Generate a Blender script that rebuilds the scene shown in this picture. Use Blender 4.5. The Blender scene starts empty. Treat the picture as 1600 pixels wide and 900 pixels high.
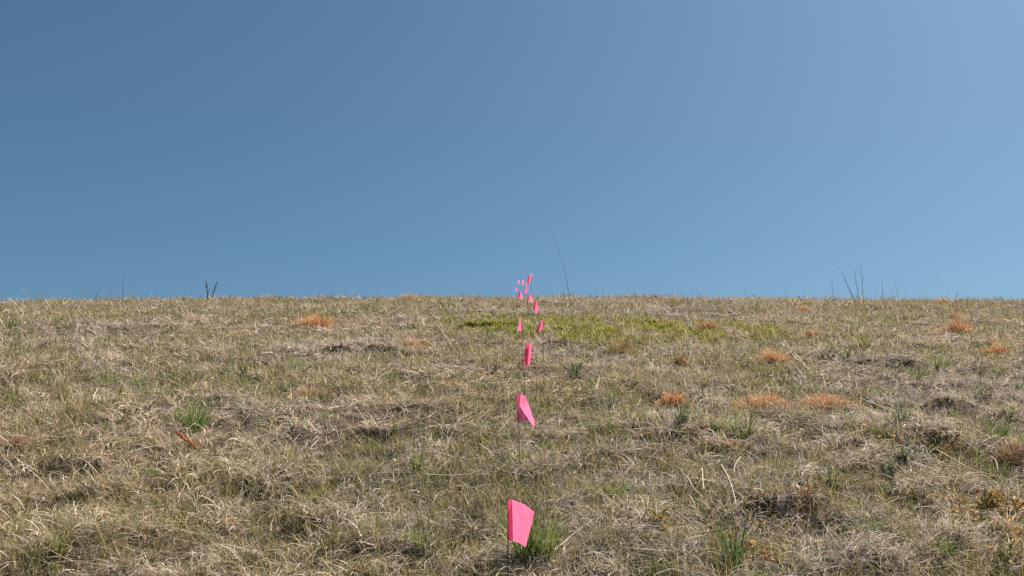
import bpy, math, random
import numpy as np
from mathutils import Vector, Matrix

# ------------------------------------------------------------------ camera, sky, sun, exposure
C = bpy.context.scene
F = 1400.0                      # focal length in photo pixels (1600 wide)
PITCH = math.radians(10.0)
CAMZ = 1.6
cam = bpy.data.cameras.new('camera')
cam.sensor_width = 36.0
cam.lens = 36.0 * F / 1600.0
cam.clip_start = 0.05
cam.clip_end = 6000
co = bpy.data.objects.new('camera', cam)
C.collection.objects.link(co)
co.location = (0, 0, CAMZ)
co.rotation_euler = (math.radians(90) + PITCH, 0, 0)
C.camera = co

SUN_EL = math.radians(56)
SUN_AZ = math.radians(54)       # to the right of the view direction (+Y), in front of the camera
w = bpy.data.worlds.new('World')
C.world = w
w.use_nodes = True
nt = w.node_tree
sky = nt.nodes.new('ShaderNodeTexSky')
sky.sky_type = 'NISHITA'
sky.sun_disc = False
sky.sun_elevation = SUN_EL
sky.sun_rotation = SUN_AZ
sky.altitude = 1200
sky.air_density = 0.95
sky.dust_density = 5.2
sky.ozone_density = 10.0
bg = nt.nodes['Background']
bg.inputs['Strength'].default_value = 0.0525
tnt = nt.nodes.new('ShaderNodeMix'); tnt.data_type = 'RGBA'; tnt.blend_type = 'MULTIPLY'; tnt.inputs[0].default_value = 1
tnt.inputs[7].default_value = (.89, 1.02, .89, 1)      # camera white balance of the clear sky
nt.links.new(sky.outputs[0], tnt.inputs[6]); nt.links.new(tnt.outputs[2], bg.inputs['Color'])
sd = bpy.data.lights.new('sun', 'SUN')
sd.energy = 5.0
sd.angle = math.radians(0.53)
sd.color = (1.0, 0.95, 0.88)
so = bpy.data.objects.new('sun', sd)
C.collection.objects.link(so)
dirs = Vector((math.sin(SUN_AZ) * math.cos(SUN_EL), math.cos(SUN_AZ) * math.cos(SUN_EL), math.sin(SUN_EL)))
so.rotation_euler = dirs.to_track_quat('Z', 'Y').to_euler()
C.view_settings.view_transform = 'Standard'
C.view_settings.look = 'None'
C.view_settings.exposure = 1.0
C.view_settings.gamma = 1.0

rng = np.random.default_rng(11)
random.seed(5)
cP, sP = math.cos(PITCH), math.sin(PITCH)

# ------------------------------------------------------------------ terrain function
# hill profile read along the view direction: depth, height (camera frame)
PROF = [(-40, -12.0), (-10, -3.6), (-3, -1.75), (0, -1.22), (1.2, -1.04), (2.2, -.895), (3.26, -.765), (4.24, -.645), (5.6, -.545),
        (7, -.472), (9, -.402), (11.5, -.335), (14, -.277), (16, -.243), (17.5, -.238), (19, -.262), (21, -.325),
        (25, -.42), (30, -.85), (50, -4.1), (100, -14.5), (300, -52.0)]
# smooth the profile with a dense cubic (Catmull-Rom like) resample
_pd = np.array([p[0] for p in PROF], float)
_pz = np.array([p[1] for p in PROF], float)
_m = np.gradient(_pz, _pd)
def _herm(d):
    i = np.clip(np.searchsorted(_pd, d) - 1, 0, len(_pd) - 2)
    h = _pd[i + 1] - _pd[i]
    t = (d - _pd[i]) / h
    return ((2*t**3 - 3*t**2 + 1) * _pz[i] + (t**3 - 2*t**2 + t) * h * _m[i]
            + (-2*t**3 + 3*t**2) * _pz[i + 1] + (t**3 - t**2) * h * _m[i + 1])
_d = np.concatenate([np.linspace(-40, 0, 100), np.linspace(.01, 30, 1500), np.linspace(30.1, 300, 400)])
_z = _herm(_d)
WY = _d * cP - _z * sP
WZ = _d * sP + _z * cP + CAMZ

_tab = np.random.default_rng(3).random((256, 256))
def vnoise(x, y):
    x = np.asarray(x, float); y = np.asarray(y, float)
    xi = np.floor(x).astype(int); yi = np.floor(y).astype(int)
    fx = x - xi; fy = y - yi
    fx = fx*fx*fx*(fx*(fx*6-15)+10); fy = fy*fy*fy*(fy*(fy*6-15)+10)
    a = _tab[xi & 255, yi & 255]; b = _tab[(xi+1) & 255, yi & 255]
    c = _tab[xi & 255, (yi+1) & 255]; d = _tab[(xi+1) & 255, (yi+1) & 255]
    return (a*(1-fx)+b*fx)*(1-fy) + (c*(1-fx)+d*fx)*fy
def fbm(x, y, o=3, seed=0.0):
    s = 0; a = 1; t = 0
    for k in range(o):
        s = s + a * vnoise(x * 2**k + seed + 17.3*k, y * 2**k + seed*1.7 + 5.1*k); t += a; a *= .5
    return s / t

FEATURES = []   # ledges (x, y, half width, height) and hollows, filled in below
HOLLOWS = []
def ground(x, y):
    x = np.asarray(x, float); y = np.asarray(y, float)
    z = np.interp(y, WY, WZ)
    z = z - 0.00085 * x * x * np.clip(1 - np.abs(x) / 400, .15, 1) / (1 + (x / 60.0)**2)
    amp = np.clip(1.25 - np.abs(y - 8) / 60, 0.3, 1)
    z = z + amp * (0.030 * (fbm(x * .55, y * .8, 2, 4.0) - .5) * 2
                   + 0.034 * (fbm(x * 2.2, y * 2.6, 2, 9.0) - .5) * 2
                   + 0.034 * (fbm(x * 7, y * 8, 2, 31.0) - .5) * 2)
    z = z + .045 * np.clip((y - 11) / 3, 0, 1) * np.clip((40 - y) / 20, 0, 1) * (fbm(x * 1.15, y * .5, 2, 71) - .5) * 2
    for (fx, fy, hw, h) in FEATURES:
        yy = y - fy - .06 * (fbm(x * 3, x * 0 + fy, 2) - .5) * 2 - .03 * np.sin((x - fx) * 5)
        s = np.clip(yy / .045, 0, 1); s = s * s * (3 - 2 * s)
        z = z + h * s * np.exp(-np.clip(yy, 0, None) / .45) * np.exp(-((x - fx) / hw)**4)
    for (fx, fy, r, h) in HOLLOWS:
        q = ((x - fx) / r)**2 + ((y - fy) / (r * .55))**2
        z = z - h * np.exp(-q * 1.6)
    return z

def ray(px, py):
    cx = (px - 800) / F; cz = -(py - 450) / F
    return Vector((cx, cP - cz * sP, sP + cz * cP))
def at(px, py, D):
    r = ray(px, py)
    return Vector((r.x * D, r.y * D, r.z * D + CAMZ))
_ts = np.concatenate([np.arange(1.2, 8, .01), np.arange(8, 21, .03)])
def hit(px, py):
    """where the line of sight through a photo pixel meets the hill"""
    r = ray(px, py)
    g = ground(r.x * _ts, r.y * _ts)
    below = (r.z * _ts + CAMZ) < g
    i = int(np.argmax(below)) if below.any() else int(np.argmin((r.z * _ts + CAMZ) - g))
    t = _ts[i]
    return Vector((r.x * t, r.y * t, float(ground(r.x * t, r.y * t)))), t
def G(x, y):
    return float(ground(x, y))

_f = []
for px, py, hwpx, h in [(545, 556, 110, .055), (250, 655, 90, .04), (1060, 700, 110, .06), (1420, 572, 80, .05), (750, 520, 70, .05),
                        (1245, 805, 80, .055), (600, 690, 120, .04), (560, 885, 80, .05), (1430, 700, 100, .04), (1100, 490, 120, .035),
                        (120, 750, 70, .05), (1500, 640, 60, .035), (900, 800, 60, .03), (380, 790, 80, .035), (60, 880, 70, .03), (140, 520, 60, .035)]:
    p, t = hit(px, py); _f.append((p.x, p.y, hwpx * t / F, h))
_h = []
for px, py, rpx, h in [(345, 705, 30, .06), (150, 748, 40, .05), (1255, 790, 60, .06), (690, 722, 35, .05), (840, 868, 35, .06), (560, 885, 60, .04),
                       (360, 775, 40, .04), (1560, 850, 40, .06), (1000, 880, 40, .04), (20, 845, 30, .04), (1340, 735, 40, .035), (580, 820, 50, .04),
                       (745, 795, 40, .04), (1130, 710, 40, .04), (480, 700, 40, .03), (240, 890, 50, .05), (1450, 740, 45, .05)]:
    p, t = hit(px, py); _h.append((p.x, p.y, rpx * t / F, h * .75))
FEATURES = _f; HOLLOWS = _h

# ------------------------------------------------------------------ helpers
def tag(o, label=None, cat=None, group=None, kind=None):
    if label: o['label'] = label
    if cat: o['category'] = cat
    if group: o['group'] = group
    if kind: o['kind'] = kind
    return o
def empty(name, loc):
    o = bpy.data.objects.new(name, None)
    C.collection.objects.link(o); o.location = loc; o.empty_display_size = .05
    return o
def mesh_obj(name, V, faces, mat, parent=None, col=None, smooth=True, origin=None):
    """V: n x 3 world coordinates; the object's origin is put at origin"""
    V = np.array(V, float)
    if origin is None and parent is not None: origin = parent.location
    if origin is not None: V = V - np.array(origin)
    me = bpy.data.meshes.new(name)
    me.from_pydata(V.tolist(), [], faces)
    if col is not None: set_col(me, col)
    if smooth: me.polygons.foreach_set('use_smooth', [True] * len(me.polygons))
    me.materials.append(mat); me.update()
    o = bpy.data.objects.new(name, me)
    C.collection.objects.link(o)
    if parent is not None: o.parent = parent
    elif origin is not None: o.location = origin
    return o
def set_col(me, col):
    a = me.color_attributes.new('tint', 'FLOAT_COLOR', 'POINT')
    c = np.ones((len(me.vertices), 4), np.float32); c[:, :3] = col
    a.data.foreach_set('color', c.ravel())

def blade_mesh(root, az, el, bend, curl, length, width, S, follow=None, roll=None):
    """ribbons. root n x3; el start elevation; bend change of elevation along the blade (neg = droops)"""
    n = len(az)
    P = root.copy(); a = az.copy(); e = el.copy()
    rings = np.zeros((n, 2*S + 1, 3), np.float32)
    if roll is None: roll = rng.uniform(-.9, .9, n)
    for s in range(S + 1):
        d = np.stack([np.cos(e)*np.cos(a), np.cos(e)*np.sin(a), np.sin(e)], 1)
        side = np.stack([-np.sin(a), np.cos(a), np.zeros(n)], 1)
        up = np.cross(d, side)
        sv = side * np.cos(roll)[:, None] + up * np.sin(roll)[:, None]
        Q = P.copy()
        if follow is not None:
            g = ground(Q[:, 0], Q[:, 1]) + follow * (1 if s else 0)
            Q[:, 2] = np.maximum(Q[:, 2], g)
            P = Q.copy()
        if s < S:
            wd = width * (1.0 - 0.55 * (s / S)**1.5) * .5
            rings[:, 2*s] = Q - sv * wd[:, None]; rings[:, 2*s+1] = Q + sv * wd[:, None]
        else:
            rings[:, 2*S] = Q
        P = P + d * (length / S)[:, None]
        e = e + bend / S; a = a + curl / S
    nv = 2*S + 1
    base = (np.arange(n) * nv)[:, None]
    quads = []
    for s in range(S - 1):
        quads.append(base + np.array([[2*s, 2*s+1, 2*s+3, 2*s+2]]))
    quads = np.stack(quads, 1).reshape(-1, 4) if S > 1 else np.zeros((0, 4), int)
    tris = base + np.array([[2*S-2, 2*S-1, 2*S]])
    return rings.reshape(-1, 3), quads, tris, nv
def blades_object(name, parts, mat, origin=(0, 0, 0)):
    """parts: list of (verts, quads, tris, nv, colours per blade)"""
    V = []; Q = []; T = []; K = []; off = 0
    for v, q, t, nv, c in parts:
        V.append(v); Q.append(q + off); T.append(t + off)
        cc = np.repeat(c, nv, axis=0).astype(np.float32)
        K.append(cc); off += len(v)
    V = np.concatenate(V) - np.array(origin, np.float32); Q = np.concatenate(Q); T = np.concatenate(T); K = np.concatenate(K)
    me = bpy.data.meshes.new(name)
    me.vertices.add(len(V)); me.vertices.foreach_set('co', V.astype(np.float32).ravel())
    nl = len(Q) * 4 + len(T) * 3
    me.loops.add(nl); me.loops.foreach_set('vertex_index', np.concatenate([Q.ravel(), T.ravel()]).astype(np.int32))
    me.polygons.add(len(Q) + len(T))
    st = np.concatenate([np.arange(len(Q)) * 4, len(Q) * 4 + np.arange(len(T)) * 3]).astype(np.int32)
    me.polygons.foreach_set('loop_start', st)
    me.update(calc_edges=True)
    me.polygons.foreach_set('use_smooth', np.ones(len(me.polygons), bool))
    set_col(me, K)
    me.materials.append(mat)
    o = bpy.data.objects.new(name, me); C.collection.objects.link(o); o.location = origin
    return o
def tube(pts, radii, n=6):
    V = []; Fc = []
    pts = [Vector(p) for p in pts]
    for i, p in enumerate(pts):
        a = pts[max(i-1, 0)]; b = pts[min(i+1, len(pts)-1)]
        d = (b - a).normalized()
        u = d.cross(Vector((0.31, 0.95, 0.1))).normalized(); v = d.cross(u)
        for k in range(n):
            t = 2*math.pi*k/n
            V.append(p + (u*math.cos(t) + v*math.sin(t)) * radii[i])
    for i in range(len(pts)-1):
        for k in range(n):
            Fc.append([i*n+k, i*n+(k+1) % n, (i+1)*n+(k+1) % n, (i+1)*n+k])
    Fc.append(list(range(n))[::-1]); Fc.append([(len(pts)-1)*n+k for k in range(n)])
    return V, Fc
def join(*vf):
    V = []; Fc = []
    for v, f in vf:
        o = len(V); V += [tuple(p) for p in v]; Fc += [[i+o for i in q] for q in f]
    return V, Fc
def smooth_line(pts, k=5):
    pts = [Vector(p) for p in pts]
    out = []
    for i in range(len(pts)-1):
        p0 = pts[max(i-1, 0)]; p1 = pts[i]; p2 = pts[i+1]; p3 = pts[min(i+2, len(pts)-1)]
        for j in range(k):
            t = j / k
            out.append(.5*((2*p1) + (p2-p0)*t + (2*p0-5*p1+4*p2-p3)*t*t + (3*p1-p0-3*p2+p3)*t**3))
    out.append(pts[-1])
    return out

# ------------------------------------------------------------------ materials
def new_mat(name):
    m = bpy.data.materials.new(name); m.use_nodes = True
    n = m.node_tree; n.nodes.clear()
    return m, n, n.nodes.new('ShaderNodeOutputMaterial')
def blade_material(name, transl=.3, rough=.75, spec=.25, vary=.35):
    m, n, out = new_mat(name)
    at_ = n.nodes.new('ShaderNodeAttribute'); at_.attribute_name = 'tint'
    geo = n.nodes.new('ShaderNodeNewGeometry')
    no = n.nodes.new('ShaderNodeTexNoise'); no.inputs['Scale'].default_value = 55; no.inputs['Detail'].default_value = 2
    n.links.new(geo.outputs['Position'], no.inputs['Vector'])
    mr = n.nodes.new('ShaderNodeMapRange'); mr.inputs[3].default_value = 1 - vary; mr.inputs[4].default_value = 1 + vary
    n.links.new(no.outputs['Fac'], mr.inputs[0])
    mx = n.nodes.new('ShaderNodeVectorMath'); mx.operation = 'SCALE'
    n.links.new(at_.outputs['Color'], mx.inputs[0]); n.links.new(mr.outputs[0], mx.inputs['Scale'])
    b = n.nodes.new('ShaderNodeBsdfPrincipled')
    b.inputs['Roughness'].default_value = rough; b.inputs['Specular IOR Level'].default_value = spec
    tr = n.nodes.new('ShaderNodeBsdfTranslucent')
    n.links.new(mx.outputs[0], b.inputs['Base Color']); n.links.new(mx.outputs[0], tr.inputs['Color'])
    ms = n.nodes.new('ShaderNodeMixShader'); ms.inputs[0].default_value = transl
    n.links.new(b.outputs[0], ms.inputs[1]); n.links.new(tr.outputs[0], ms.inputs[2])
    n.links.new(ms.outputs[0], out.inputs['Surface'])
    return m
def bark_material(name, c1, c2, scale=120, rough=.8):
    m, n, out = new_mat(name)
    geo = n.nodes.new('ShaderNodeNewGeometry')
    no = n.nodes.new('ShaderNodeTexNoise'); no.inputs['Scale'].default_value = scale
    n.links.new(geo.outputs['Position'], no.inputs['Vector'])
    r = n.nodes.new('ShaderNodeValToRGB')
    r.color_ramp.elements[0].position = .35; r.color_ramp.elements[0].color = (*c1, 1)
    r.color_ramp.elements[1].position = .65; r.color_ramp.elements[1].color = (*c2, 1)
    n.links.new(no.outputs['Fac'], r.inputs[0])
    b = n.nodes.new('ShaderNodeBsdfPrincipled'); b.inputs['Roughness'].default_value = rough
    b.inputs['Specular IOR Level'].default_value = .25
    n.links.new(r.outputs[0], b.inputs['Base Color']); n.links.new(b.outputs[0], out.inputs['Surface'])
    return m
M_dry = blade_material('dry_grass_blades', .24)
M_green = blade_material('green_grass_blades', .45, .55, .35, .3)
M_orange = blade_material('orange_grass_blades', .3)
M_leaf = blade_material('weed_leaves', .4, .7, .15, .35)
M_straw = bark_material('pale_straw', (.42, .34, .23), (.62, .54, .42))
M_grey_straw = bark_material('grey_straw', (.30, .25, .20), (.46, .40, .34))
M_dark = bark_material('dark_dead_stem', (.08, .06, .05), (.20, .155, .12))
M_brown = bark_material('brown_dead_stem', (.18, .13, .09), (.36, .28, .19))
M_rust = bark_material('rusty_seeds', (.28, .06, .02), (.50, .16, .04), 260)
M_wire = bark_material('steel_wire', (.06, .05, .042), (.12, .10, .085), 60, .45)
M_fungus = bark_material('dried_orange_leaf', (.40, .15, .03), (.60, .31, .09), 160, .7)

def pink_material():
    m, n, out = new_mat('pink_vinyl')
    geo = n.nodes.new('ShaderNodeNewGeometry')
    no = n.nodes.new('ShaderNodeTexNoise'); no.inputs['Scale'].default_value = 35; no.inputs['Detail'].default_value = 3
    n.links.new(geo.outputs['Position'], no.inputs['Vector'])
    r = n.nodes.new('ShaderNodeValToRGB')
    r.color_ramp.elements[0].position = .3; r.color_ramp.elements[0].color = (.95, .17, .32, 1)
    r.color_ramp.elements[1].position = .7; r.color_ramp.elements[1].color = (.97, .215, .375, 1)
    n.links.new(no.outputs['Fac'], r.inputs[0])
    b = n.nodes.new('ShaderNodeBsdfPrincipled'); b.inputs['Roughness'].default_value = .42
    b.inputs['Specular IOR Level'].default_value = .5
    tr = n.nodes.new('ShaderNodeBsdfTranslucent')
    n.links.new(r.outputs[0], b.inputs['Base Color']); n.links.new(r.outputs[0], tr.inputs['Color'])
    bu = n.nodes.new('ShaderNodeBump'); bu.inputs['Strength'].default_value = .12; bu.inputs['Distance'].default_value = .004
    n.links.new(no.outputs['Fac'], bu.inputs['Height']); n.links.new(bu.outputs[0], b.inputs['Normal'])
    ms = n.nodes.new('ShaderNodeMixShader'); ms.inputs[0].default_value = .62
    n.links.new(b.outputs[0], ms.inputs[1]); n.links.new(tr.outputs[0], ms.inputs[2])
    n.links.new(ms.outputs[0], out.inputs['Surface'])
    return m
M_pink = pink_material()

def soil_material():
    m, n, out = new_mat('thatch_and_soil')
    geo = n.nodes.new('ShaderNodeNewGeometry')
    def noise(scale, det=6, rgh=.6):
        t = n.nodes.new('ShaderNodeTexNoise'); t.inputs['Scale'].default_value = scale
        t.inputs['Detail'].default_value = det; t.inputs['Roughness'].default_value = rgh
        n.links.new(geo.outputs['Position'], t.inputs['Vector']); return t
    a = noise(60, 8, .7); b_ = noise(2.2, 4); c = noise(.35, 3)
    r = n.nodes.new('ShaderNodeValToRGB')
    e = r.color_ramp.elements
    e[0].position = .35; e[0].color = (.024, .018, .015, 1)
    e[1].position = .68; e[1].color = (.22, .17, .125, 1)
    e.new(.5).color = (.075, .057, .043, 1)
    n.links.new(a.outputs['Fac'], r.inputs[0])
    r2 = n.nodes.new('ShaderNodeValToRGB')
    r2.color_ramp.elements[0].position = .42; r2.color_ramp.elements[0].color = (.9, .85, .82, 1)
    r2.color_ramp.elements[1].position = .62; r2.color_ramp.elements[1].color = (.95, 1.0, .72, 1)
    n.links.new(b_.outputs['Fac'], r2.inputs[0])
    mu = n.nodes.new('ShaderNodeMix'); mu.data_type = 'RGBA'; mu.blend_type = 'MULTIPLY'; mu.inputs[0].default_value = 1
    n.links.new(r.outputs[0], mu.inputs[6]); n.links.new(r2.outputs[0], mu.inputs[7])
    b = n.nodes.new('ShaderNodeBsdfPrincipled'); b.inputs['Roughness'].default_value = .95
    b.inputs['Specular IOR Level'].default_value = .1
    n.links.new(mu.outputs[2], b.inputs['Base Color'])
    bu = n.nodes.new('ShaderNodeBump'); bu.inputs['Strength'].default_value = .9; bu.inputs['Distance'].default_value = .012
    n.links.new(a.outputs['Fac'], bu.inputs['Height']); n.links.new(bu.outputs[0], b.inputs['Normal'])
    n.links.new(b.outputs[0], out.inputs['Surface'])
    return m
M_soil = soil_material()

# ------------------------------------------------------------------ the hill
def axis(lims):
    out = []
    for a, b, n in lims: out += list(np.linspace(a, b, n, endpoint=False))
    return np.array(out + [lims[-1][1]])
xs = axis([(-1500, -300, 8), (-300, -40, 20), (-40, -14, 40), (-14, -3, 150), (-3, 3, 200), (3, 14, 150), (14, 40, 40), (40, 300, 20), (300, 1500, 8)])
ys = axis([(-1500, -40, 10), (-40, -2, 30), (-2, 2, 30), (2, 8, 210), (8, 22, 220), (22, 60, 50), (60, 300, 30), (300, 3000, 16)])
X, Y = np.meshgrid(xs, ys)
Z = ground(X.ravel(), Y.ravel())
nx, ny = len(xs), len(ys)
V = np.stack([X.ravel(), Y.ravel(), Z], 1)
ii, jj = np.meshgrid(np.arange(nx - 1), np.arange(ny - 1))
b0 = (jj * nx + ii).ravel()
faces = np.stack([b0, b0 + 1, b0 + nx + 1, b0 + nx], 1)
hill = mesh_obj('ground', V, faces.tolist(), M_soil)
tag(hill, kind='structure')

# ------------------------------------------------------------------ grass (uncountable)
def frustum_points(n, d0=1.95, d1=24.0, mx=.60, mc=.75):
    D = np.exp(rng.uniform(math.log(d0), math.log(d1), n))
    x = rng.uniform(-1, 1, n) * (mx * D + mc)
    y = D * cP + .15
    return x, y, D
def depth_of(y): return (y - .15) / cP
def lod(D): return np.clip(D / 2.9, .9, 6)**.80
def pal(n, cols, wts):
    cols = np.array(cols, float); k = rng.choice(len(cols), n, p=np.array(wts) / np.sum(wts))
    c = cols[k] * rng.uniform(.72, 1.25, n)[:, None]
    return c

parts = []
# matted dead blades, combed in mats
NM = 10500
mx_, my_, mD = frustum_points(NM)
mdir = fbm(mx_ * .5, my_ * .5, 2, 50) * 4 * math.pi + rng.normal(0, 1.2, NM)
PER = 36
mi = np.repeat(np.arange(NM), PER)
n = len(mi)
sc = 1 + .06 * mD[mi]
rx = mx_[mi] + rng.normal(0, .075, n) * sc; ry = my_[mi] + rng.normal(0, .06, n) * sc
Dd = depth_of(ry)
az = mdir[mi] + rng.normal(0, .85, n)
el = np.abs(rng.normal(.22, .34, n))
L = rng.gamma(5, .0145, n) * (1 + .02 * Dd)
Wd = rng.gamma(4, .00048, n) * lod(Dd)
root = np.stack([rx, ry, ground(rx, ry) + rng.uniform(0, .014, n)], 1)
dry_cols = [(.60, .455, .315), (.42, .295, .20), (.76, .63, .48), (.20, .14, .10), (.52, .40, .32), (.47, .355, .20)]
tone = fbm(rx * .45, ry * .6, 3, 80)                        # where straw is yellow and where it is grey
grey = np.clip((tone - .47) * 5 + (rx > .2) * .35 * (Dd < 5), 0, 1)[:, None]
c = pal(n, dry_cols, [4, 3, 2, 2, 2, 2])
mattone = (.58 + .60 * rng.random(NM))[mi][:, None]
gc = c.mean(1, keepdims=True) * np.array([[1.12, .98, .86]])
c = (c * (1 - .7*grey) + gc * .7*grey) * mattone
hole = fbm(rx * 6.5 / (1 + .05 * Dd), ry * 8 / (1 + .07 * Dd), 2, 61)
kp = hole > rng.uniform(.36, .54, n)
root, az, el, L, Wd, c = root[kp], az[kp], el[kp], L[kp], Wd[kp], c[kp]; n = len(az)
v, q, t, nv = blade_mesh(root, az, el, rng.normal(-.55, .7, n), rng.normal(0, .9, n), L, Wd, 3, follow=.002)
parts.append((v, q, t, nv, c))
# loose dead blades at random, more upright
n = 110000
rx, ry, Dd = frustum_points(n)
az = rng.uniform(0, 2*math.pi, n); el = rng.uniform(.1, 1.25, n)
L = rng.gamma(4, .016, n) * (1 + .02 * Dd)
root = np.stack([rx, ry, ground(rx, ry)], 1)
c = pal(n, dry_cols, [3, 2, 3, 1, 2, 3])
v, q, t, nv = blade_mesh(root, az, el, rng.normal(-.9, .6, n), rng.normal(0, .5, n), L, rng.uniform(.0010, .0022, n) * lod(Dd), 3, follow=.003)
parts.append((v, q, t, nv, c))
# long pale straws lying on top
n = 2000
rx, ry, Dd = frustum_points(n, d1=18)
az = rng.uniform(0, 2*math.pi, n)
root = np.stack([rx, ry, ground(rx, ry) + rng.uniform(.005, .03, n)], 1)
c = pal(n, [(.62, .54, .41), (.55, .46, .33), (.50, .43, .36)], [2, 2, 1])
v, q, t, nv = blade_mesh(root, az, np.abs(rng.normal(.1, .2, n)), rng.normal(-.2, .3, n), rng.normal(0, .8, n), rng.uniform(.07, .20, n), rng.uniform(.0014, .0026, n) * lod(Dd)**.7, 5, follow=.012)
parts.append((v, q, t, nv, c))
# coarse bunches of bent pale straw, near enough to tell the strands apart
NB = 1300
bx, by, bD = frustum_points(NB, d1=9)
kb = fbm(bx * 1.3, by * 1.3, 2, 91) + .10 * (bx > 0) > rng.uniform(.38, .62, NB); bx, by, bD = bx[kb], by[kb], bD[kb]; NB = len(bx)
mi = np.repeat(np.arange(NB), 46); n = len(mi)
br = rng.uniform(.015, .05, NB)[mi]
aa = rng.uniform(0, 6.28, n)
rx = bx[mi] + br * np.cos(aa); ry = by[mi] + br * np.sin(aa)
bias = rng.uniform(0, 6.28, NB)[mi]
az_ = np.where(rng.random(n) < .6, bias + rng.normal(0, .5, n), aa + rng.normal(0, .4, n))
tn = rng.uniform(.75, 1.25, NB)[mi][:, None]
root = np.stack([rx, ry, ground(rx, ry)], 1)
c = pal(n, [(.66, .54, .40), (.54, .44, .33), (.42, .34, .26), (.60, .46, .28)], [3, 3, 2, 1]) * tn
gx = np.clip((bx[mi] - .0) * 2, 0, 1)[:, None] * .6
c = c * (1 - gx) + c.mean(1, keepdims=True) * np.array([[1.13, .98, .86]]) * gx
v, q, t, nv = blade_mesh(root, az_, rng.uniform(.4, 1.45, n), rng.normal(-1.7, .6, n), rng.normal(0, .7, n), rng.uniform(.04, .13, n), rng.uniform(.0018, .0038, n) * lod(bD[mi])**.8, 5, follow=.004)
parts.append((v, q, t, nv, c))
# thin dry culms standing along the brow
n = 4200
D_ = rng.uniform(13, 20.5, n); rx = rng.uniform(-1, 1, n) * (.62 * D_ + .5); ry = D_ * cP + .1
keep = fbm(rx * .9, ry * .3, 2, 12) > rng.uniform(.25, .75, n)
rx, ry = rx[keep], ry[keep]; n = len(rx)
root = np.stack([rx, ry, ground(rx, ry)], 1)
c = pal(n, [(.40, .32, .22), (.28, .22, .16), (.5, .43, .32)], [2, 2, 1])
v, q, t, nv = blade_mesh(root, rng.uniform(0, 6.28, n), rng.uniform(1.0, 1.55, n), rng.normal(-.3, .3, n), rng.normal(0, .3, n), rng.gamma(3, .048, n), rng.uniform(.0024, .0050, n), 4)
parts.append((v, q, t, nv, c))
# little bunches standing up along the brow, so the skyline is ragged
NB = 1500
bD = rng.uniform(11, 19.5, NB); bx = rng.uniform(-1, 1, NB) * (.62 * bD + .5); by = bD * cP + .1
kb = fbm(bx * 1.1, by * .5, 2, 33) > rng.uniform(.3, .7, NB); bx, by = bx[kb], by[kb]; NB = len(bx)
mi = np.repeat(np.arange(NB), 34); n = len(mi)
rx = bx[mi] + rng.normal(0, .05, n); ry = by[mi] + rng.normal(0, .05, n)
hb = (.03 + .13 * rng.random(NB)**1.8)[mi]
tn = rng.uniform(.6, 1.2, NB)[mi][:, None]
root = np.stack([rx, ry, ground(rx, ry)], 1)
c = pal(n, [(.50, .40, .25), (.36, .31, .14), (.40, .27, .16)], [3, 2, 1]) * tn
v, q, t, nv = blade_mesh(root, rng.uniform(0, 6.28, n), rng.uniform(.7, 1.5, n), rng.normal(-.5, .4, n), rng.normal(0, .5, n), hb * rng.uniform(.5, 1.3, n), rng.uniform(.003, .006, n), 3)
parts.append((v, q, t, nv, c))
o = blades_object('dry_grass', parts, M_dry)
tag(o, 'matted straw-coloured dead grass covering the whole hillside', 'grass', kind='stuff')

# living grass: short blades in clusters
parts = []
NC = 23000
cx, cy, cD = frustum_points(NC)
field = fbm(cx * .8, cy * .9, 3, 140) + .30 * (fbm(cx * .18, cy * .22, 2, 22) - .5) + .07 * np.clip((cD - 4) / 4, 0, 1)
keep = (field - .05 * np.clip((4.5 - cD) / 2, 0, 1) * (1 + .8 * (cx > .1)) > rng.uniform(.38, .66, NC))
cx, cy, cD = cx[keep], cy[keep], cD[keep]; NC = len(cx)
PER = 13
mi = np.repeat(np.arange(NC), PER); n = len(mi)
sp = rng.uniform(.008, .045, NC)[mi] * (1 + .07 * cD[mi])
rx = cx[mi] + rng.normal(0, 1, n) * sp; ry = cy[mi] + rng.normal(0, 1, n) * sp; Dd = depth_of(ry)
hue = rng.random(NC)[mi][:, None]
c = pal(n, [(.165, .165, .050), (.24, .215, .075), (.095, .125, .038), (.34, .28, .13)], [3.5, 3, 2, 3]) * (.8 + .45 * hue) * np.array([[1.06, 1, .95]])
root = np.stack([rx, ry, ground(rx, ry)], 1)
size = rng.uniform(.6, 1.25, NC)[mi]
v, q, t, nv = blade_mesh(root, rng.uniform(0, 6.28, n), rng.uniform(.8, 1.5, n), rng.normal(-.55, .45, n), rng.normal(0, .5, n), rng.gamma(6, .0088, n) * size * (1 + .02 * Dd), rng.uniform(.0014, .0028, n) * lod(Dd), 3)
parts.append((v, q, t, nv, c))
NB = 1500
bx, by, bD = frustum_points(NB, d1=13)
kb = fbm(bx * 1.1, by * 1.1, 2, 191) > rng.uniform(.35, .66, NB); bx, by, bD = bx[kb], by[kb], bD[kb]; NB = len(bx)
mi = np.repeat(np.arange(NB), 18); n = len(mi)
br = rng.uniform(.008, .03, NB)[mi] * (1 + .05 * bD[mi]); aa = rng.uniform(0, 6.28, n)
rx = bx[mi] + br * np.cos(aa); ry = by[mi] + br * np.sin(aa)
root = np.stack([rx, ry, ground(rx, ry)], 1)
c = pal(n, [(.13, .18, .04), (.18, .21, .055), (.09, .135, .045), (.24, .24, .09)], [3, 2, 2, 1]) * rng.uniform(.7, 1.2, NB)[mi][:, None]
v, q, t, nv = blade_mesh(root, aa + rng.normal(0, .6, n), rng.uniform(.85, 1.5, n), rng.normal(-.4, .35, n), rng.normal(0, .4, n), rng.uniform(.03, .095, n), rng.uniform(.0018, .0032, n) * lod(bD[mi])**.9, 4)
parts.append((v, q, t, nv, c))
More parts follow.
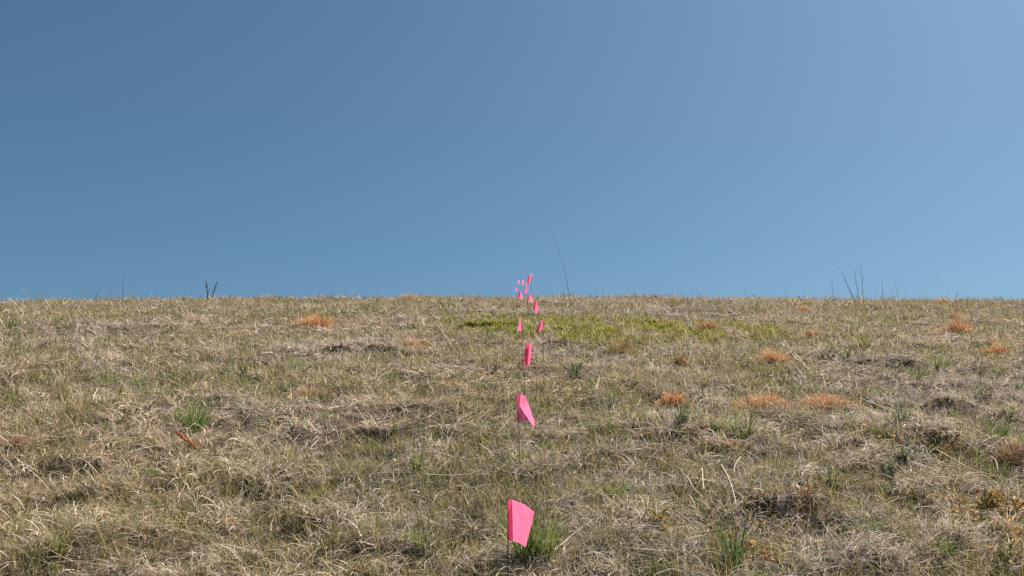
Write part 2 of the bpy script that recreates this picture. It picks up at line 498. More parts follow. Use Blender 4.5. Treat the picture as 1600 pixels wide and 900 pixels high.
o = blades_object('green_grass', parts, M_green)
tag(o, 'short olive green grass blades growing up through the straw', 'grass', kind='stuff')

# yellow and orange scraps of leaf lying in the lower right thatch
L_ = []
for (px, py, sx, sy, k) in [(1540, 805, 55, 22, 150), (1180, 862, 60, 28, 110), (1030, 830, 22, 22, 45), (1150, 690, 60, 12, 60), (1450, 705, 45, 14, 50), (1230, 845, 60, 25, 40), (1210, 770, 40, 12, 20), (1380, 690, 60, 16, 40), (1580, 850, 25, 30, 60)]:
    for _ in range(k):
        p, t = hit(px + rng.normal(0, .6) * sx, py + rng.normal(0, .6) * sy)
        L_.append((p.x, p.y, p.z + rng.uniform(.008, .04)))
L_ = np.array(L_); n = len(L_)
c = pal(n, [(.62, .30, .06), (.50, .20, .05), (.55, .40, .12), (.34, .13, .05), (.24, .28, .06)], [3, 2, 2, 2, 2])
v, q, t, nv = blade_mesh(L_, rng.uniform(0, 6.28, n), rng.uniform(-.1, 1.0, n), rng.normal(-.6, .6, n), rng.normal(0, .5, n), rng.uniform(.008, .022, n), rng.uniform(.004, .010, n), 3)
o = blades_object('leaf_litter', [(v, q, t, nv, c)], M_leaf)
tag(o, 'small orange and yellow leaf scraps scattered in the right foreground', 'leaf litter', kind='stuff')

# yellow-green leafy ground cover patch behind the fourth flag
def patch(name, outline, n, cols, label, h=(.03, .07)):
    pts = []
    rs = np.random.default_rng(hash(label) % 1000 if False else len(label) * 7)
    cl = []
    for (px, py, rxp, ryp, wgt) in outline:
        for k in range(int(n * wgt)):
            a = rs.normal(0, .5, 2)
            cl.append((px + a[0] * rxp, py + a[1] * ryp))
    P = []
    memo = {}
    for (px, py) in cl:
        key = (round(px / 6), round(py / 2))
        if key not in memo: memo[key] = hit(key[0] * 6, key[1] * 2)[0]
        p = memo[key]
        P.append((p.x + rs.normal(0, .03), p.y + rs.normal(0, .05)))
    P = np.array(P)
    keep = fbm(P[:, 0] * 4, P[:, 1] * 3, 2, 5) > rs.uniform(.3, .58, len(P))
    P = P[keep]; per = 9
    rx = np.repeat(P[:, 0], per) + rng.normal(0, .018, len(P) * per); ry = np.repeat(P[:, 1], per) + rng.normal(0, .022, len(P) * per)
    n_ = len(rx)
    tone = np.repeat(rng.uniform(.65, 1.35, len(P)), per)[:, None]
    root = np.stack([rx, ry, ground(rx, ry) + rng.uniform(0, .02, n_)], 1)
    v, q, t, nv = blade_mesh(root, rng.uniform(0, 6.28, n_), rng.uniform(.3, 1.4, n_), rng.normal(-.6, .5, n_), rng.normal(0, .5, n_), rng.uniform(h[0], h[1], n_), rng.uniform(.006, .011, n_), 3)
    o = blades_object(name, [(v, q, t, nv, pal(n_, cols, [3, 3, 1.5, .6]) * tone)], M_leaf)
    tag(o, label, 'ground cover', kind='stuff')
YG = [(.27, .27, .04), (.34, .31, .07), (.16, .18, .035), (.48, .36, .14)]
patch('ground_cover', [(900, 513, 130, 16, .34), (1040, 520, 130, 15, .30), (1130, 521, 70, 9, .16), (770, 506, 70, 12, .12), (730, 505, 40, 8, .06), (960, 528, 80, 14, .08)],
      3400, YG, 'yellow-green leafy patch spreading across the hillside behind the flags')

# ------------------------------------------------------------------ grass tufts that stand out
def tuft(name, px, py, wpx, hpx, nb, cols, mat, label, cat, group, spread=1.0, wd=(.002, .0036), lean=None, el=(.9, 1.5), droop=-.6, wts=None, ball=False):
    p, t = hit(px, py)
    sc = t / F
    R = wpx * sc * .5; H = hpx * sc * (1.12 if ball else 1.15)
    n = int(nb * (1.5 if ball else 1.7))
    base_r = R * (.35 if not ball else 1.0)
    a = rng.uniform(0, 6.28, n); rr = base_r * (np.sqrt(rng.random(n)) if not ball else np.clip(np.abs(rng.normal(0, .56, n)), 0, 1.3))
    rx = p.x + rr * np.cos(a); ry = p.y + rr * np.sin(a) * .7
    az = a + rng.normal(0, .6, n)
    if lean is not None: az = np.where(rng.random(n) < .6, lean + rng.normal(0, .4, n), az)
    e = rng.uniform(el[0], el[1], n)
    L = H * rng.uniform(.45, 1.12, n)
    if ball: L = L * rng.uniform(.5, 1.3, n) + R * .25; n_extra = 0
    root = np.stack([rx, ry, ground(rx, ry) + (rng.uniform(0, H * .55, n) * np.exp(-(rr / (base_r + 1e-6))**2 * 1.5) if ball else 0)], 1)
    v, q, t2, nv = blade_mesh(root, az, e, rng.normal(droop, .4, n), rng.normal(0, .6 if not ball else 1.6, n), L, rng.uniform(wd[0], wd[1], n) * np.clip(t / 3.0, .9, 4)**.6, 4)
    c = pal(n, cols, wts or [1] * len(cols))
    o = blades_object(name, [(v, q, t2, nv, c)], mat, origin=p)
    tag(o, label, cat, group)
    return o
GR = [(.12, .19, .035), (.17, .24, .045), (.09, .14, .035), (.24, .26, .07)]
GD = [(.085, .13, .045), (.12, .165, .05), (.07, .105, .04)]
GY = [(.18, .20, .05), (.24, .24, .07), (.32, .27, .11)]
OR = [(.70, .36, .15), (.62, .29, .11), (.62, .43, .25), (.38, .18, .09), (.66, .33, .14), (.52, .35, .20)]
OP = [(.62, .41, .25), (.54, .32, .18), (.56, .43, .28)]
OO = [(.36, .24, .07), (.30, .22, .07), (.44, .26, .10), (.18, .16, .05)]
GT = 'green grass tufts standing out of the straw'
OT = 'orange dried tufts scattered on the hillside'
tuft('grass_tuft', 822, 881, 62, 92, 70, GR, M_green, 'tall bright green grass tuft just right of the nearest pink flag', 'grass tuft', GT, el=(1.0, 1.5), droop=-.35)
tuft('grass_tuft', 853, 884, 56, 84, 60, GR + [(.24, .22, .10)], M_green, 'green and straw mixed tuft at the right edge of the tallest tuft', 'grass tuft', GT, el=(1.0, 1.5), droop=-.35)
tuft('grass_tuft', 302, 684, 46, 54, 110, [(.13, .22, .04), (.17, .25, .055), (.10, .155, .045), (.20, .22, .08)], M_green, 'bright green tuft directly behind the rusty seed stalk', 'grass tuft', GT, el=(.95, 1.5), droop=-.3)
tuft('grass_tuft', 1064, 668, 34, 44, 42, GD + [(.09, .14, .04)], M_green, 'dark upright tuft in front of the small orange tuft', 'grass tuft', GT, el=(1.0, 1.5), droop=-.3)
tuft('grass_tuft', 957, 786, 44, 46, 44, GR, M_green, 'mid green tuft on grey thatch, up and right of the nearest flag', 'grass tuft', GT)
tuft('grass_tuft', 1145, 896, 70, 96, 26, [(.06, .11, .03), (.09, .15, .04), (.05, .08, .03)], M_green, 'sparse tall dark blades at the bottom edge beside the orange dried leaves', 'grass tuft', GT, el=(.95, 1.5), droop=-.2, wd=(.003, .0055))
tuft('grass_tuft', 168, 604, 46, 26, 50, GR, M_green, 'low green tuft on the left, above the leaning dark stalk', 'grass tuft', GT, el=(.5, 1.3))
tuft('grass_tuft', 222, 606, 40, 22, 36, GD, M_green, 'low blue-green tuft just right of the left one', 'grass tuft', GT, el=(.6, 1.4))
tuft('grass_tuft', 952, 648, 44, 38, 40, GD, M_green, 'dull green tuft between the second flag and the orange tufts', 'grass tuft', GT)
tuft('grass_tuft', 1432, 598, 30, 24, 36, GR, M_green, 'short green tuft below the right-hand orange tufts', 'grass tuft', GT)
tuft('grass_tuft', 1468, 582, 40, 30, 50, GR, M_green, 'green tuft beneath the orange tuft with tall spikes', 'grass tuft', GT)
tuft('grass_tuft', 1160, 690, 70, 46, 70, GY + GD, M_green, 'wide olive tuft below the broadest orange tuft', 'grass tuft', GT)
tuft('grass_tuft', 1480, 872, 56, 34, 70, [(.12, .18, .035), (.16, .21, .05), (.09, .13, .03)], M_green, 'bright low tuft in the bottom right foreground', 'grass tuft', GT)
tuft('grass_tuft', 1370, 842, 40, 40, 40, GR, M_green, 'narrow green tuft near the bottom right, left of the bright low one', 'grass tuft', GT)
tuft('grass_tuft', 1350, 545, 34, 28, 40, GY, M_green, 'yellow-olive tuft left of the spiky orange tuft', 'grass tuft', GT)
tuft('grass_tuft', 1408, 663, 34, 42, 26, GD, M_green, 'thin dark blades standing right of the orange mounds', 'grass tuft', GT)
tuft('grass_tuft', 498, 790, 46, 36, 44, GY, M_green, 'olive tuft in the left foreground straw', 'grass tuft', GT)
tuft('grass_tuft', 655, 740, 46, 42, 44, GD + GY, M_green, 'dark olive tuft left of the second and nearest flags', 'grass tuft', GT)
tuft('grass_tuft', 90, 866, 50, 44, 40, GY, M_green, 'faded olive tuft at the bottom left', 'grass tuft', GT)
tuft('grass_tuft', 660, 862, 44, 44, 44, GY + GR, M_green, 'yellow-green tuft left of the nearest flag at the bottom', 'grass tuft', GT)
tuft('grass_tuft', 1560, 690, 40, 34, 44, GR, M_green, 'green tuft near the right edge, level with the second flag', 'grass tuft', GT)
tuft('grass_tuft', 900, 584, 30, 24, 36, GD, M_green, 'small dark tuft right of the third flag', 'grass tuft', GT)
tuft('grass_tuft', 470, 585, 52, 24, 50, GR, M_green, 'green tuft under the dark ledge on the left', 'grass tuft', GT)
tuft('grass_tuft', 290, 542, 56, 14, 50, GY, M_green, 'olive grass hummock left of the bright orange tuft', 'grass tuft', GT)
tuft('grass_tuft', 20, 514, 36, 16, 50, GD + GY, M_green, 'dark olive tuft at the far left edge', 'grass tuft', GT)
tuft('grass_tuft', 60, 470, 50, 9, 50, GY, M_green, 'olive tuft on the skyline at the far left', 'grass tuft', GT)

kw = dict(el=(.15, 1.4), droop=-.8, ball=True, wd=(.0015, .0028))
tuft('dried_tuft', 493, 514, 52, 17, 420, OR, M_orange, 'bright orange fluffy tuft alone below the left skyline', 'dried tuft', OT, **kw)
tuft('dried_tuft', 480, 622, 54, 11, 260, OP, M_orange, 'flat faded orange tuft left of centre', 'dried tuft', OT, **kw)
tuft('dried_tuft', 1050, 634, 44, 17, 380, OR, M_orange, 'orange tuft with green blades in front, right of the second flag', 'dried tuft', OT, **kw)
tuft('dried_tuft', 1190, 642, 88, 16, 520, OR, M_orange, 'broadest orange mound in the middle right', 'dried tuft', OT, **kw)
tuft('dried_tuft', 1292, 636, 78, 13, 380, OP + OR, M_orange, 'orange-brown mound just right of the broadest one', 'dried tuft', OT, **kw)
tuft('dried_tuft', 1212, 568, 56, 18, 380, OR[:3] + OP, M_orange, 'orange tuft touched by the pale straw bundle', 'dried tuft', OT, **kw)
tuft('dried_tuft', 1497, 523, 46, 14, 330, OR, M_orange, 'orange tuft with tall spikes on the upper right', 'dried tuft', OT, **kw)
tuft('dried_tuft', 1497, 521, 22, 40, 26, OR, M_orange, 'tall thin orange blades rising from the upper right tuft', 'dried tuft', OT, el=(1.2, 1.5), droop=-.1, wd=(.0016, .0026))
tuft('dried_tuft', 1562, 555, 32, 12, 240, OR, M_orange, 'small deep orange tuft near the right edge', 'dried tuft', OT, **kw)
tuft('dried_tuft', 1256, 488, 22, 8, 180, OR, M_orange, 'small orange tuft close under the skyline on the right', 'dried tuft', OT, **kw)
tuft('dried_tuft', 648, 543, 36, 11, 180, OP, M_orange, 'pale pinkish tuft above the dark ledge', 'dried tuft', OT, **kw)
tuft('dried_tuft', 1106, 519, 34, 14, 200, [(.36, .15, .06), (.45, .22, .08)], M_orange, 'rusty tuft inside the yellow-green patch', 'dried tuft', OT, **kw)
tuft('dried_tuft', 972, 556, 40, 20, 240, OO, M_orange, 'olive-orange tuft below the yellow-green patch', 'dried tuft', OT, **kw)
tuft('dried_tuft', 1062, 571, 28, 16, 160, OO, M_orange, 'small olive-brown tuft left of the straw bundle', 'dried tuft', OT, **kw)
tuft('dried_tuft', 30, 697, 30, 10, 120, [(.46, .22, .13), (.36, .2, .12)], M_orange, 'small reddish tuft at the left edge', 'dried tuft', OT, **kw)
tuft('dried_tuft', 640, 467, 34, 6, 160, OP, M_orange, 'orange-brown tuft on the skyline left of the flags', 'dried tuft', OT, **kw)
tuft('dried_tuft', 1052, 470, 24, 5, 130, OR[:2] + OP, M_orange, 'orange tuft on the skyline right of the flags', 'dried tuft', OT, **kw)
tuft('dried_tuft', 1468, 473, 36, 6, 170, OR[:2] + OP, M_orange, 'orange tuft on the skyline above the spiky one', 'dried tuft', OT, **kw)
tuft('dried_tuft', 1268, 526, 28, 9, 130, OP + OR[:1], M_orange, 'faint orange tuft between the skyline tuft and the bundle of straw', 'dried tuft', OT, **kw)
tuft('dried_tuft', 1580, 720, 60, 18, 220, [(.38, .22, .12), (.30, .2, .12)], M_orange, 'brownish tuft cut by the right edge', 'dried tuft', OT, **kw)
tuft('dried_tuft', 1140, 702, 44, 6, 110, [(.48, .22, .06), (.38, .16, .05)], M_orange, 'thin orange scrap of leaves below the broadest mound', 'dried tuft', OT, **kw)
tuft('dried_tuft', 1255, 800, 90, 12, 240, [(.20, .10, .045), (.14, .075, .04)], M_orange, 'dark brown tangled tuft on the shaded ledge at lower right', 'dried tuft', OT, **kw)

# ------------------------------------------------------------------ marker flags
def flag_sheet(panels, D, ripple=.0015):
    """each panel: list of columns ((top px, top py), (bottom px, bottom py), depth offset in m) joined into one sheet"""
    V = []; Fc = []
    cols = []
    for k in range(len(panels) - 1):
        a, b = panels[k], panels[k + 1]
        m = 6
        for j in range(m + (k == len(panels) - 2)):
            s = j / m
            cols.append(([a[0][i] * (1-s) + b[0][i] * s for i in (0, 1)], [a[1][i] * (1-s) + b[1][i] * s for i in (0, 1)],
                         a[2] * (1-s) + b[2] * s, (a[3] if len(a) > 3 else a[2]) * (1-s) + (b[3] if len(b) > 3 else b[2]) * s))
    R = 9
    for ci, (tp, bt, d0, d1) in enumerate(cols):
        for r in range(R):
            s = r / (R - 1)
            rip = ripple * (math.sin(ci * .55 + s * 2.2) + .8 * math.sin(ci * 1.3 - s * 3.7 + tp[0]) + .5 * math.sin(s * 9 + ci * .9))
            V.append(at(tp[0] * (1-s) + bt[0] * s, tp[1] * (1-s) + bt[1] * s, D + d0 * (1-s) + d1 * s + rip))
    for ci in range(len(cols) - 1):
        for r in range(R - 1):
            Fc.append([ci * R + r, ci * R + r + 1, (ci+1) * R + r + 1, (ci+1) * R + r])
    return V, Fc
FG = 'pink marker flags in a line up the hill'
def marker_flag(cols, D, label, lean=(0, 0), wire=.0013, flap=None):
    tp, bt = cols[0][0], cols[0][1]
    T = at(tp[0], tp[1], D); B = at(bt[0], bt[1], D)
    ax = (T - B).normalized()
    # the wire runs on below the cloth until it meets the soil
    fx = B.x + lean[0]; fy = B.y + lean[1]
    foot = Vector((fx, fy, G(fx, fy) - .03))
    root = empty('marker_flag', (fx, fy, G(fx, fy)))
    tag(root, label, 'marker flag', FG)
    line = smooth_line([foot, foot.lerp(B, .5) + Vector((lean[0] * -.1, 0, 0)), B, T + ax * .004], 6)
    v, f = tube(line, [wire] * len(line), 6)
    mesh_obj('wire_staff', v, f, M_wire, root)
    v, f = flag_sheet(cols, D)
    hv, hf = tube([B, T], [wire + .0011] * 2, 8)
    V_, F_ = join((v, f), (hv, hf), *([flag_sheet(flap, D)] if flap else []))
    mesh_obj('flag', V_, F_, M_pink, root)
    return root
marker_flag([((793.9, 781.6), (793.9, 844.2), 0), ((800, 780.4), (801.6, 845.2), .035), ((819.5, 788), (811, 848.6), -.035, -.02), ((835.2, 799.8), (821.2, 855), -.095, -.06)],
            2.22, 'nearest and largest pink flag on a dark wire, beside the tall green tuft', (-.006, 0))
marker_flag([((806.8, 616), (810, 657.2), 0), ((814, 616.5), (822, 657.6), .03), ((820, 619), (835.0, 658.4), .05)],
            3.26, 'second nearest pink flag, folded over into a long drooping point', (.012, -.01), .0010,
            flap=[((813.6, 615.4), (820.6, 619), -.012, -.04), ((812, 634), (826.8, 634), -.015, -.06), ((823, 651), (832.0, 650), -.03, -.06), ((834.3, 668), (835.4, 658), -.05, -.06)])
marker_flag([((822.6, 536.5), (818.6, 569.5), 0), ((823.8, 537.6), (821.4, 571.5), -.02), ((827, 537), (824.8, 571), .02, 0), ((830.2, 536), (828.4, 567), -.01)],
            4.15, 'third flag up the hill, hanging straight down in a narrow strip', (.01, .0))
marker_flag([((814.2, 495.5), (815.8, 517), 0), ((812.5, 496.5), (811, 516.5), .06), ((811.6, 501), (807.3, 519), .08, .1)],
            5.75, 'left flag of the side-by-side pair at the yellow-green patch', (.0, .0), .0015)
marker_flag([((848, 500), (848.3, 512), 0), ((846, 500.5), (843, 520), .05), ((844, 503.5), (836, 520), .02, .0)],
            6.3, 'right flag of the side-by-side pair, its tip curling to the left', (.0, .0), .0015)
marker_flag([((835.6, 469.5), (833, 485), 0), ((837.8, 471.5), (836, 487), .02), ((839, 474.5), (838.3, 491), -.02), ((839.5, 476), (841.8, 483.5), -.07)],
            7.6, 'flag just below the skyline, directly beneath the pale triangular one', (.0, .0), .0016)
marker_flag([((828, 459), (825.3, 470), 0), ((828.6, 459), (828.6, 471), -.03), ((829.4, 460), (832.6, 471.8), -.08)],
            10.0, 'pale pink triangular flag reaching up to the skyline', (.0, .0), .0018)
marker_flag([((812.6, 455.4), (807.8, 466), 0), ((813.4, 455.2), (812.5, 467.2), .03), ((814.6, 456), (816.5, 467.8), -.02)],
            11.5, 'dark pink triangular flag, lowest on the skyline and left of the others', (.0, .0), .0018)
marker_flag([((821, 449), (819, 456.5), 0), ((823.5, 448.6), (822, 459), -.04), ((825, 449.5), (824.8, 456.5), -.09)],
            13.0, 'rounded pink flag in the middle of the skyline cluster', (.0, .0), .0018)
marker_flag([((822, 440.4), (821.4, 449), 0), ((824.8, 440.6), (824.4, 449), -.03)],
            15.0, 'narrow light pink flag between the rounded flag and the highest red one', (.0, .0), .002)
marker_flag([((825.2, 431.5), (824.2, 441.5), 0), ((827.6, 429.8), (826.2, 444), .03), ((829.6, 431.5), (828.4, 441), -.04)],
            12.5, 'highest large flag against the sky, red-pink and leaning right', (.0, .0), .0018)
marker_flag([((829.4, 428.4), (829.8, 431.6), 0), ((831.6, 428), (831.8, 432.4), -.03)],
            17.5, 'tiny dark pink flag tip at the very top of the cluster', (.0, .0), .002)
marker_flag([((808.6, 437.2), (808.4, 443.8), 0), ((811.8, 437.4), (811.4, 444), -.05)],
            19.0, 'leftmost of two small pale far flags level in the sky', (.0, .0), .002)
marker_flag([((815.4, 437.8), (815.2, 445.2), 0), ((818.4, 438), (818.0, 445.4), -.05)],
            19.6, 'right one of two small pale far flags level in the sky', (.0, .0), .002)
marker_flag([((805.4, 449.4), (805.2, 455.4), 0), ((808.8, 449.6), (808.4, 455.8), -.05)],
            19.4, 'smallest pale flag just above the skyline at the left of the cluster', (.0, .0), .002)

# ------------------------------------------------------------------ stalks, stems and straws
ST = 'dead stalks on the skyline'
def stem_px(pts, D, r0, r1, mat, name, label, cat, group=None, sub=None, k=5, seeds=None, sway=0.0):
    """stalk whose first point stands in the soil near the given depth"""
    P = [at(px, py, D + sway * i) for i, (px, py) in enumerate(pts)]
    g = G(P[0].x, P[0].y)
    base = Vector((P[0].x, P[0].y, g - .01))
    line = smooth_line([base] + (P if P[0].z > g + .01 else P[1:]), k)
    rad = [r0 + (r1 - r0) * i / (len(line) - 1) for i in range(len(line))]
    v, f = tube(line, rad, 6)
    return base, line, v, f
def stalk(pts, D, r0, r1, mat, name, label, cat, group=None, branches=(), seeds=None, seed_mat=None, leaf=None):
    base, line, v, f = stem_px(pts, D, r0, r1, mat, name, label, cat)
    root = empty(name, base); tag(root, label, cat, group)
    allv = [(v, f)]
    for b in branches:
        P = smooth_line([at(x, y, D) for x, y in b], 4)
        allv.append(tube(P, [r1 * 1.3 + (r1 * .6 - r1 * 1.3) * i / (len(P)-1) for i in range(len(P))], 5))
    V_, F_ = join(*allv)
    mesh_obj('stem', V_, F_, mat, root)
    if seeds:
        s0, s1, size = seeds
        sv = []
        n = len(line)
        for i in range(int(n * s0), int(n * s1)):
            for q in range(random.choice((2, 3, 5))):
                a = random.uniform(0, 6.28); r = size * random.uniform(.5, 1.0)
                c = line[i] + Vector((math.cos(a), math.sin(a), random.uniform(-.8, .8))) * size * random.uniform(.4, 1.1); r *= .75
                sv.append(blob(c, r, r * 1.4))
        V_, F_ = join(*sv)
        mesh_obj('seed_head', V_, F_, seed_mat or mat, root)
    if leaf:
        V_, F_ = join(*[tube(smooth_line([at(x, y, D) for x, y in l], 3), np.linspace(.006, .001, (len(l)-1)*3+1).tolist(), 4) for l in leaf])
        mesh_obj('leaf', V_, F_, M_straw, root)
    return root
def blob(c, r, rz):
    V = []; Fc = []
    n = 6; rings = 4
    V.append(Vector(c) + Vector((0, 0, rz)))
    for i in range(1, rings):
        t = math.pi * i / rings
        for k in range(n):
            a = 2 * math.pi * k / n
            j = random.uniform(.8, 1.2)
            V.append(Vector(c) + Vector((math.sin(t)*math.cos(a)*r*j, math.sin(t)*math.sin(a)*r*j, math.cos(t)*rz)))
    V.append(Vector(c) - Vector((0, 0, rz)))
    for k in range(n): Fc.append([0, 1+k, 1+(k+1) % n])
    for i in range(rings-2):
        for k in range(n):
            Fc.append([1+i*n+k, 1+(i+1)*n+k, 1+(i+1)*n+(k+1) % n, 1+i*n+(k+1) % n])
    l = len(V) - 1
    for k in range(n): Fc.append([l, 1+(rings-2)*n+(k+1) % n, 1+(rings-2)*n+k])
    return V, Fc
stalk([(890.5, 465), (888, 452), (885, 432.5), (880.5, 414), (875, 397), (869.5, 383), (865, 370)], 13.5, .0046, .0011, M_brown, 'dead_stalk',
      'tallest thin dead stalk curving left against the sky, right of the flags', 'dead stalk', ST, leaf=[[(888, 453), (886.6, 450), (887.2, 446)]])
stalk([(324.5, 468), (324.4, 458), (323, 448), (321.5, 440)], 15.5, .007, .004, M_dark, 'seed_stalk', 'left one of two dark seed stalks leaning apart on the left skyline', 'seed stalk',
      'pair of dark seed stalks', seeds=(.25, 1.0, .0115), seed_mat=M_dark, branches=[[(324.6, 458), (326.8, 453), (327.4, 450)], [(323.4, 450), (325.2, 446.5)]])
stalk([(332.5, 467), (333.4, 459), (335.6, 450), (339.3, 441)], 15.5, .007, .004, M_dark, 'seed_stalk', 'right one of two dark seed stalks leaning apart on the left skyline', 'seed stalk',
      'pair of dark seed stalks', seeds=(.3, 1.0, .0110), seed_mat=M_dark, branches=[[(333.6, 458), (331.4, 454)], [(335.8, 450), (338.8, 448)]])
stalk([(191.5, 469), (191.5, 452), (193, 430)], 15.5, .0065, .0025, M_dark, 'dead_stalk', 'single upright dark stalk on the left skyline', 'dead stalk', ST)
stalk([(135, 469), (134, 462), (131, 453), (128.5, 444)], 15.5, .0042, .0018, M_brown, 'dead_stalk', 'short crooked stalk left of the single upright stalk', 'dead stalk', ST)
stalk([(149, 467), (152, 458), (156, 451.5)], 15.5, .0042, .0022, M_dark, 'dead_stalk', 'short twig tipped right beside the crooked stalk', 'dead stalk', ST)
stalk([(1335.5, 470), (1327.8, 454), (1319, 434), (1311, 419)], 14.5, .0066, .0016, M_dark, 'dead_stalk', 'thickest dark stalk of the right cluster, leaning left', 'dead stalk', ST,
      branches=[[(1331, 466), (1329, 459), (1327, 455)], [(1322, 441), (1320.6, 435)], [(1325, 448), (1323, 445)]])
stalk([(1341.7, 470), (1339.6, 451), (1337, 436), (1335, 420)], 14.7, .0054, .0016, M_dark, 'dead_stalk', 'middle upright stalk of the right cluster', 'dead stalk', ST,
      branches=[[(1339.5, 452), (1341, 448)], [(1338, 444), (1336, 440)], [(1336.4, 432), (1337.8, 428)]])
stalk([(1349, 470), (1347.8, 450), (1347, 434), (1343.6, 415)], 14.9, .0048, .0015, M_dark, 'dead_stalk', 'right stalk of the right cluster, with a crossing twig near its foot', 'dead stalk', ST,
      branches=[[(1344, 458.4), (1351, 458.6)], [(1347.2, 438), (1350, 431)], [(1347.4, 444), (1345.6, 440)], [(1345.8, 425), (1347, 420)]])
stalk([(1379, 469), (1379, 452), (1378.2, 437)], 15, .0048, .0018, M_brown, 'dead_stalk', 'faint thin upright stalk right of the dark cluster', 'dead stalk', ST)
stalk([(1403, 467), (1400, 448), (1396, 430)], 15, .0040, .0015, M_brown, 'dead_stalk', 'faint thin leaning stalk farther right than the dark cluster', 'dead stalk', ST)
stalk([(1302.5, 469), (1300.5, 450), (1300, 434)], 15, .0045, .0016, M_brown, 'dead_stalk', 'thin stalk left of the dark cluster', 'dead stalk', ST)
stalk([(1493, 469), (1494, 462), (1497.3, 456.5)], 15, .0045, .0035, M_dark, 'dead_stalk', 'short hooked twig on the far right skyline', 'dead stalk', ST)
stalk([(1229, 468), (1228, 458), (1226.5, 447)], 15, .0036, .0016, M_brown, 'dead_stalk', 'short faint stalk on the skyline between flags and dark cluster', 'dead stalk', ST)
stalk([(484, 467), (483.5, 440), (482.5, 402)], 16, .0026, .0012, M_grey_straw, 'dead_stalk', 'tall very faint pale stalk on the skyline left of centre', 'dead stalk', ST)

def straw(pts, r0, r1, mat, label, lift=.02, name='dry_straw', group='long dry straws lying on the grass', off=None):
    P = []
    r0 *= .85; r1 *= .8; lift = lift * .9 + .016
    for i, (px, py) in enumerate(pts):
        p, t = hit(px, py)
        P.append(p + Vector((0, 0, lift if off is None else off[i])))
    line = smooth_line(P, 5)
    line = [Vector((p.x, p.y, max(p.z, G(p.x, p.y) + .022))) for p in line]
    v, f = tube(line, [r0 + (r1-r0) * i/(len(line)-1) for i in range(len(line))], 5)
    o = mesh_obj(name, v, f, mat, origin=line[0])
    tag(o, label, 'straw', group)
    return o
straw([(986, 684), (1030, 686), (1065, 688), (1098, 688)], .0028, .0014, M_straw, 'long straight pale straw lying level, right of the second flag')
straw([(1098, 688), (1120, 692), (1128, 706)], .0026, .0016, M_straw, 'short straw bending down at the end of the level one')
straw([(680, 508), (692, 526), (704, 545), (716, 562)], .0045, .0025, M_straw, 'long pale straw slanting down toward the third flag')
straw([(1222, 545), (1240, 566), (1258, 583), (1274, 601)], .0045, .0025, M_straw, 'thickest straw of the slanting bundle at the orange tuft', .03)
straw([(1226, 542), (1247, 568), (1268, 590), (1290, 603)], .0035, .002, M_straw, 'upper straw of the slanting bundle at the orange tuft', .035)
straw([(1220, 550), (1236, 572), (1250, 590), (1262, 604)], .0035, .002, M_grey_straw, 'lower greyish straw of the slanting bundle', .02)
straw([(110, 737), (130, 742), (152, 757), (160, 761)], .0032, .002, M_straw, 'pale pink straw over the dark hollow at left', .03)
straw([(105, 742), (140, 736), (170, 741)], .0026, .0018, M_straw, 'thin straw arching over the dark hollow at left', .04)
straw([(842, 897), (872, 873), (900, 850), (924, 832)], .0028, .0016, M_straw, 'long straw slanting up to the right beside the nearest flag')
straw([(1345, 634), (1375, 645), (1410, 660), (1448, 668)], .003, .0018, M_straw, 'long thin straw right of the orange mounds')
straw([(1380, 722), (1430, 727), (1470, 742)], .0026, .0016, M_grey_straw, 'grey straw arching across the thatch on the right', .03)
straw([(1465, 720), (1490, 735), (1520, 752), (1560, 765)], .0028, .0016, M_straw, 'straw trailing right from below the orange stalk', .03)
straw([(1535, 697), (1560, 700), (1590, 703)], .003, .002, M_straw, 'bright straw near the right edge level with the orange stalk', .03)
straw([(660, 759), (700, 761), (735, 762), (770, 760)], .0026, .0014, M_straw, 'level straw left of the nearest flag', .03)
straw([(1068, 762), (1076, 768), (1084, 783), (1100, 800)], .003, .0022, M_straw, 'white curled straw in the grey thatch', .035)
straw([(1128, 752), (1138, 772), (1146, 796), (1152, 822)], .0032, .0022, M_straw, 'pale stem leaning down to the orange dried leaves', .05)
straw([(1158, 740), (1150, 752), (1148, 766)], .0028, .0016, M_straw, 'left of two short white straws in the right thatch', .05)
straw([(1549, 737), (1558, 746), (1562, 762)], .003, .002, M_straw, 'curved white straw at the far right', .05)
straw([(1098, 756), (1099, 775), (1101, 790)], .0035, .0025, M_straw, 'stubby white straw beside the curled one', .04)
def standing(pts, D_from, r0, r1, mat, label, name, cat, group=None, seeds=None, seed_mat=None):
    p, t = hit(*pts[0])
    return stalk(pts, t, r0, r1, mat, name, label, cat, group, seeds=seeds, seed_mat=seed_mat)
FS = 'dry stalks standing in the foreground grass'
standing([(1207, 762), (1207, 740), (1210, 711)], 0, .0028, .0020, M_straw, 'bleached white straw standing upright in the right thatch', 'standing_straw', 'straw', FS)
standing([(206, 662), (222, 648), (240, 630), (250, 618)], 0, .0032, .0020, M_brown, 'brown stalk leaning right on the left slope', 'standing_straw', 'stalk', FS)
standing([(1404, 708), (1403, 690), (1400, 668), (1398, 648)], 0, .0026, .0014, M_brown, 'thin brown stalk above the dark leafy weed', 'standing_straw', 'stalk', FS)
standing([(1549, 685), (1551, 670), (1548, 654)], 0, .0034, .0022, M_straw, 'short whitish stalk near the right edge', 'standing_straw', 'straw', FS)
standing([(1147, 890), (1149, 860), (1150, 828), (1144, 800)], 0, .0030, .0020, M_grey_straw, 'grey stalk among tall dark blades at the bottom', 'standing_straw', 'stalk', FS)
standing([(925, 466), (921, 463), (925, 458.5)], 0, .010, .006, M_straw, 'curled white dry leaf on the skyline right of the tallest stalk', 'dry_leaf', 'dry leaf')
